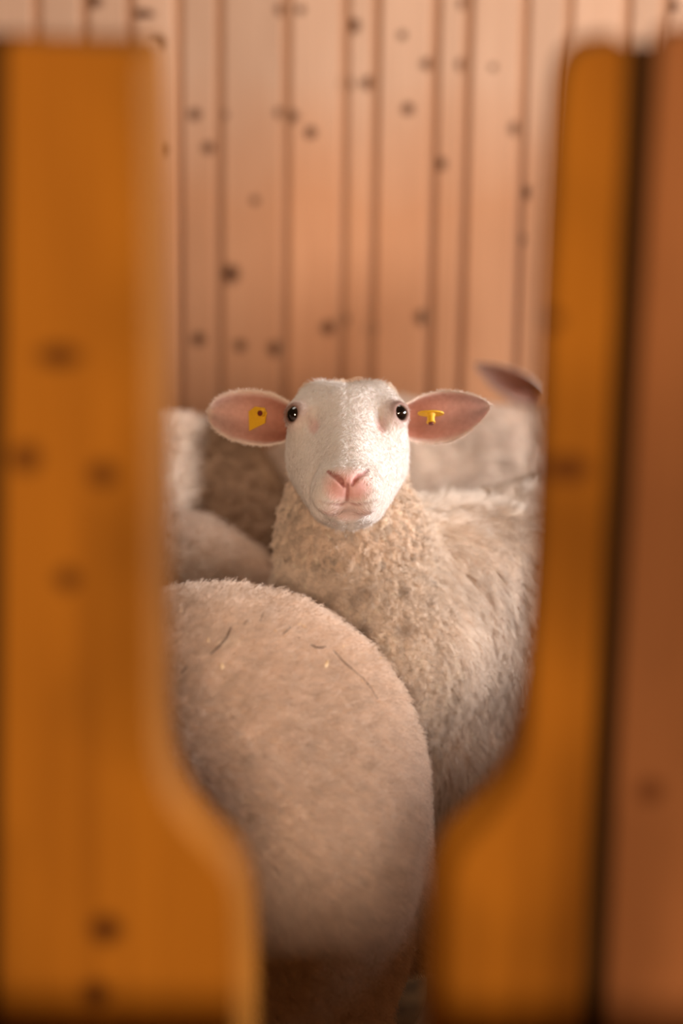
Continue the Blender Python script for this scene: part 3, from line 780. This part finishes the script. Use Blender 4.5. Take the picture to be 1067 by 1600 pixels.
# tight curls of the neck
dn = woolm * (1 - poll)
hair('fleece', hero, Vh - H_or, Qh, nh_, np.tile(WOOLH, (len(Vh), 1)), dn, 16000, np.full(len(Vh), 0.014), tang(nh_, np.tile(DOWN, (len(Vh), 1))), lift=0.55, clump=(900, 0.85), curl=0.0032, turns=1.4, npt=8, radius=0.00032, seed=62, tintvar=0.09)
locb = (Vb - (TH.o + np.array([0, 0, TH.h]))) @ TH.R.T; locb[:, 2] += 0.5
front = np.where(((Vb - CAM) * nb_).sum(1) < 0.15, 1.0, 0.06)
necky = (1 - sstep(Vb[:, 0] - 0.25 * (0.8 - Vb[:, 2]), 0.075, 0.12)) * sstep(Vb[:, 2] * 1.0 - (Vb[:, 1] - 3.05) * 1.2, 0.50, 0.66) * (1 - sstep(Vb[:, 1], 3.22, 3.34))
legm = np.where(locb[:, 2] > 0.30, 1.0, 0.0)
fl = tang(nb_, np.tile(DOWN, (len(Vb), 1)) - TH.R[0] * 0.15)
hair('fleece', hero, Vb - H_or, Qb, nb_, np.clip(Cb * np.array([1.02, 1.05, 1.08]), 0, .9), front * legm * necky, 95000, np.full(len(Vb), 0.017), fl, lift=0.55, clump=(5000, 0.7), curl=0.0034, turns=1.5, npt=8, radius=0.00026, seed=63, tintvar=0.07)
hair('fleece', hero, Vb - H_or, Qb, nb_, np.clip(Cb * np.array([1.08, 1.14, 1.21]), 0, .9), front * legm * (1 - necky), 70000, np.full(len(Vb), 0.032), fl, lift=0.40, clump=(3000, 0.5), curl=0.0015, turns=0.8, npt=6, radius=0.00045, seed=64, tintvar=0.04, jitter=0.15)
# ear hair along the rims
for ev, eq, ec in ears:
    en = vnormals(ev, eq); ed = np.where(ec[:, 1] > 0.6, 1.0, 0.05)
    ctr = ev.mean(0); fo = unit(ev - ctr)
    hair('ear_hair', hero, ev - H_or, eq, en, ec, ed, 5000, np.full(len(ev), 0.005), tang(en, fo), lift=0.25, npt=4, radius=0.0002, seed=65, jitter=0.2, tintvar=0.03)

# ear tags
def tag_part(root, name, bm, mat, M):
    me = bpy.data.meshes.new(name); bm.to_mesh(me); bm.free()
    me.transform(M); me.polygons.foreach_set('use_smooth', [False] * len(me.polygons))
    return link(name, me, root, mat)
def frame(o, x, y, z): return Matrix(((x[0], y[0], z[0], o[0]), (x[1], y[1], z[1], o[1]), (x[2], y[2], z[2], o[2]), (0, 0, 0, 1)))
def cyl(bm, r, z0, z1, seg=20, r2=None, M=None):
    g = bmesh.ops.create_cone(bm, cap_ends=True, segments=seg, radius1=r, radius2=r if r2 is None else r2, depth=z1 - z0)
    bmesh.ops.translate(bm, verts=g['verts'], vec=(0, 0, (z0 + z1) / 2))
    if M is not None: bmesh.ops.transform(bm, matrix=M, verts=g['verts'])
# left in the picture: a flag-shaped tag seen at an angle
oL = P(402, 650, HY + 0.012) - H_or
xl = unit(CR * 0.80 + CU * 0.42 + CB * 0.42); zl = unit(CB * 0.85 - CU * 0.1 - CR * 0.42); zl = unit(zl - xl * (zl @ xl)); yl = np.cross(zl, xl)
bm = bmesh.new()
out = [(-0.019, -0.012), (0.006, -0.013), (0.011, -0.006), (0.014, -0.003), (0.014, 0.005), (0.009, 0.008), (0.003, 0.012), (-0.008, 0.0105)]
fr = [bm.verts.new((x, y, 0.0011 + 0.02 * x * x * 20)) for x, y in out]; bk = [bm.verts.new((x, y, -0.0011 + 0.02 * x * x * 20)) for x, y in out]
bm.faces.new(fr); bm.faces.new(bk[::-1])
for i in range(len(out)): bm.faces.new((fr[i], bk[i], bk[(i + 1) % len(out)], fr[(i + 1) % len(out)]))
bmesh.ops.recalc_face_normals(bm, faces=bm.faces)
tL = tag_part(hero, 'ear_tag', bm, MAT_TAG, frame(oL, xl, yl, zl)); tL['label'] = 'yellow flag-shaped ear tag'
bm = bmesh.new(); cyl(bm, 0.0052, 0.001, 0.0075, r2=0.0045)
sL = tag_part(tL, 'collar', bm, MAT_TAG, frame(oL + xl * 0.009, xl, yl, zl))
bm = bmesh.new(); cyl(bm, 0.0036, 0.0068, 0.0085)
tag_part(tL, 'stud', bm, MAT_STUD, frame(oL + xl * 0.009, xl, yl, zl))
# right in the picture: a button tag seen from its edge, pin pointing down to the viewer
oR = P(673, 646, HY + 0.010) - H_or
zr = unit(-CU * 0.93 + CB * 0.36); xr = unit(CR - zr * (CR @ zr)); yr = np.cross(zr, xr)
bm = bmesh.new(); cyl(bm, 0.0155, -0.001, 0.0010, 28); bmesh.ops.scale(bm, vec=(1.08, 0.55, 1), verts=bm.verts)
tR = tag_part(hero, 'ear_tag', bm, MAT_TAG, frame(oR, xr, yr, zr)); tR['label'] = 'yellow button ear tag seen edge-on'
bm = bmesh.new(); cyl(bm, 0.0062, 0.001, 0.0045, r2=0.0050); cyl(bm, 0.0048, 0.0045, 0.0115); cyl(bm, 0.0058, 0.0115, 0.0130)
tag_part(tR, 'collar', bm, MAT_TAG, frame(oR, xr, yr, zr))
bm = bmesh.new(); cyl(bm, 0.0034, 0.0128, 0.0150)
tag_part(tR, 'stud', bm, MAT_STUD, frame(oR, xr, yr, zr))

# ------------------------------------------------------------------ bits of straw and dark flecks caught in the rump's wool
def on_A(px, py):
    dv = unit(P(px, py, AY) - CAM); w = VA - CAM; t = w @ dv
    d2 = np.linalg.norm(w - t[:, None] * dv, axis=1); d2[(nA @ dv) > 0] = 9
    i = int(np.argmin(d2)); return CAM + dv * (t[i] - 0.0175), nA[i]
def sliver(name, pix, r, mat, parent, origin):
    pts_ = [on_A(*p)[0] for p in pix]; bm = bmesh.new(); rings = []
    for i, p in enumerate(pts_):
        d = unit(pts_[min(i + 1, len(pts_) - 1)] - pts_[max(i - 1, 0)]); e1 = unit(np.cross(d, CB)); e2 = np.cross(d, e1)
        rr = r * (0.6 if i in (0, len(pts_) - 1) else 1.0)
        rings.append([bm.verts.new(tuple(p - origin + rr * (math.cos(a) * e1 + 0.5 * math.sin(a) * e2))) for a in (0, 1.571, 3.142, 4.712)])
    for a, b in zip(rings[:-1], rings[1:]):
        for i in range(4): bm.faces.new((a[i], a[(i + 1) % 4], b[(i + 1) % 4], b[i]))
    bm.faces.new(rings[0][::-1]); bm.faces.new(rings[-1])
    bmesh.ops.recalc_face_normals(bm, faces=bm.faces)
    me = bpy.data.meshes.new(name); bm.to_mesh(me); bm.free()
    return link(name, me, parent, mat)
A0 = np.array(A_or, float)
for (x, y, a, l, r) in [(283, 953, 80, 10, 2.2), (292, 956, 20, 5, 1.5), (355, 935, 60, 5, 1.5), (474, 978, 150, 8, 1.6), (468, 975, 30, 6, 1.2), (584, 1031, 60, 7, 1.3), (594, 1028, 40, 5, 1.3),
                        (347, 1041, 90, 9, 2.0), (510, 1038, 70, 12, 2.2), (565, 1065, 20, 5, 1.4), (325, 1000, 80, 6, 1.6), (430, 985, 120, 5, 1.2), (536, 1010, 40, 5, 1.2), (620, 1075, 60, 6, 1.2)]:
    c_, s_ = math.cos(math.radians(a)) * l / 2, math.sin(math.radians(a)) * l / 2
    sliver('straw_bit', [(x - c_, y + s_), (x, y), (x + c_, y - s_)], r * 0.0008, MAT_STRAW, rootA, A0)
for pix, r in [([(485, 1007), (493, 1011), (502, 1012), (510, 1010)], 0.0011), ([(521, 1016), (537, 1034), (553, 1048), (568, 1060), (580, 1076), (590, 1092)], 0.0006), ([(442, 991), (449, 985), (454, 979)], 0.0011), ([(466, 996), (468, 998)], 0.0009),
               ([(329, 1022), (343, 1010), (355, 995), (361, 980)], 0.0012), ([(381, 975), (389, 966)], 0.0010), ([(406, 972), (412, 955)], 0.0008), ([(283, 1052), (292, 1042)], 0.0013)]:
    sliver('dark_fleck', pix, r, MAT_TWIG, rootA, A0)
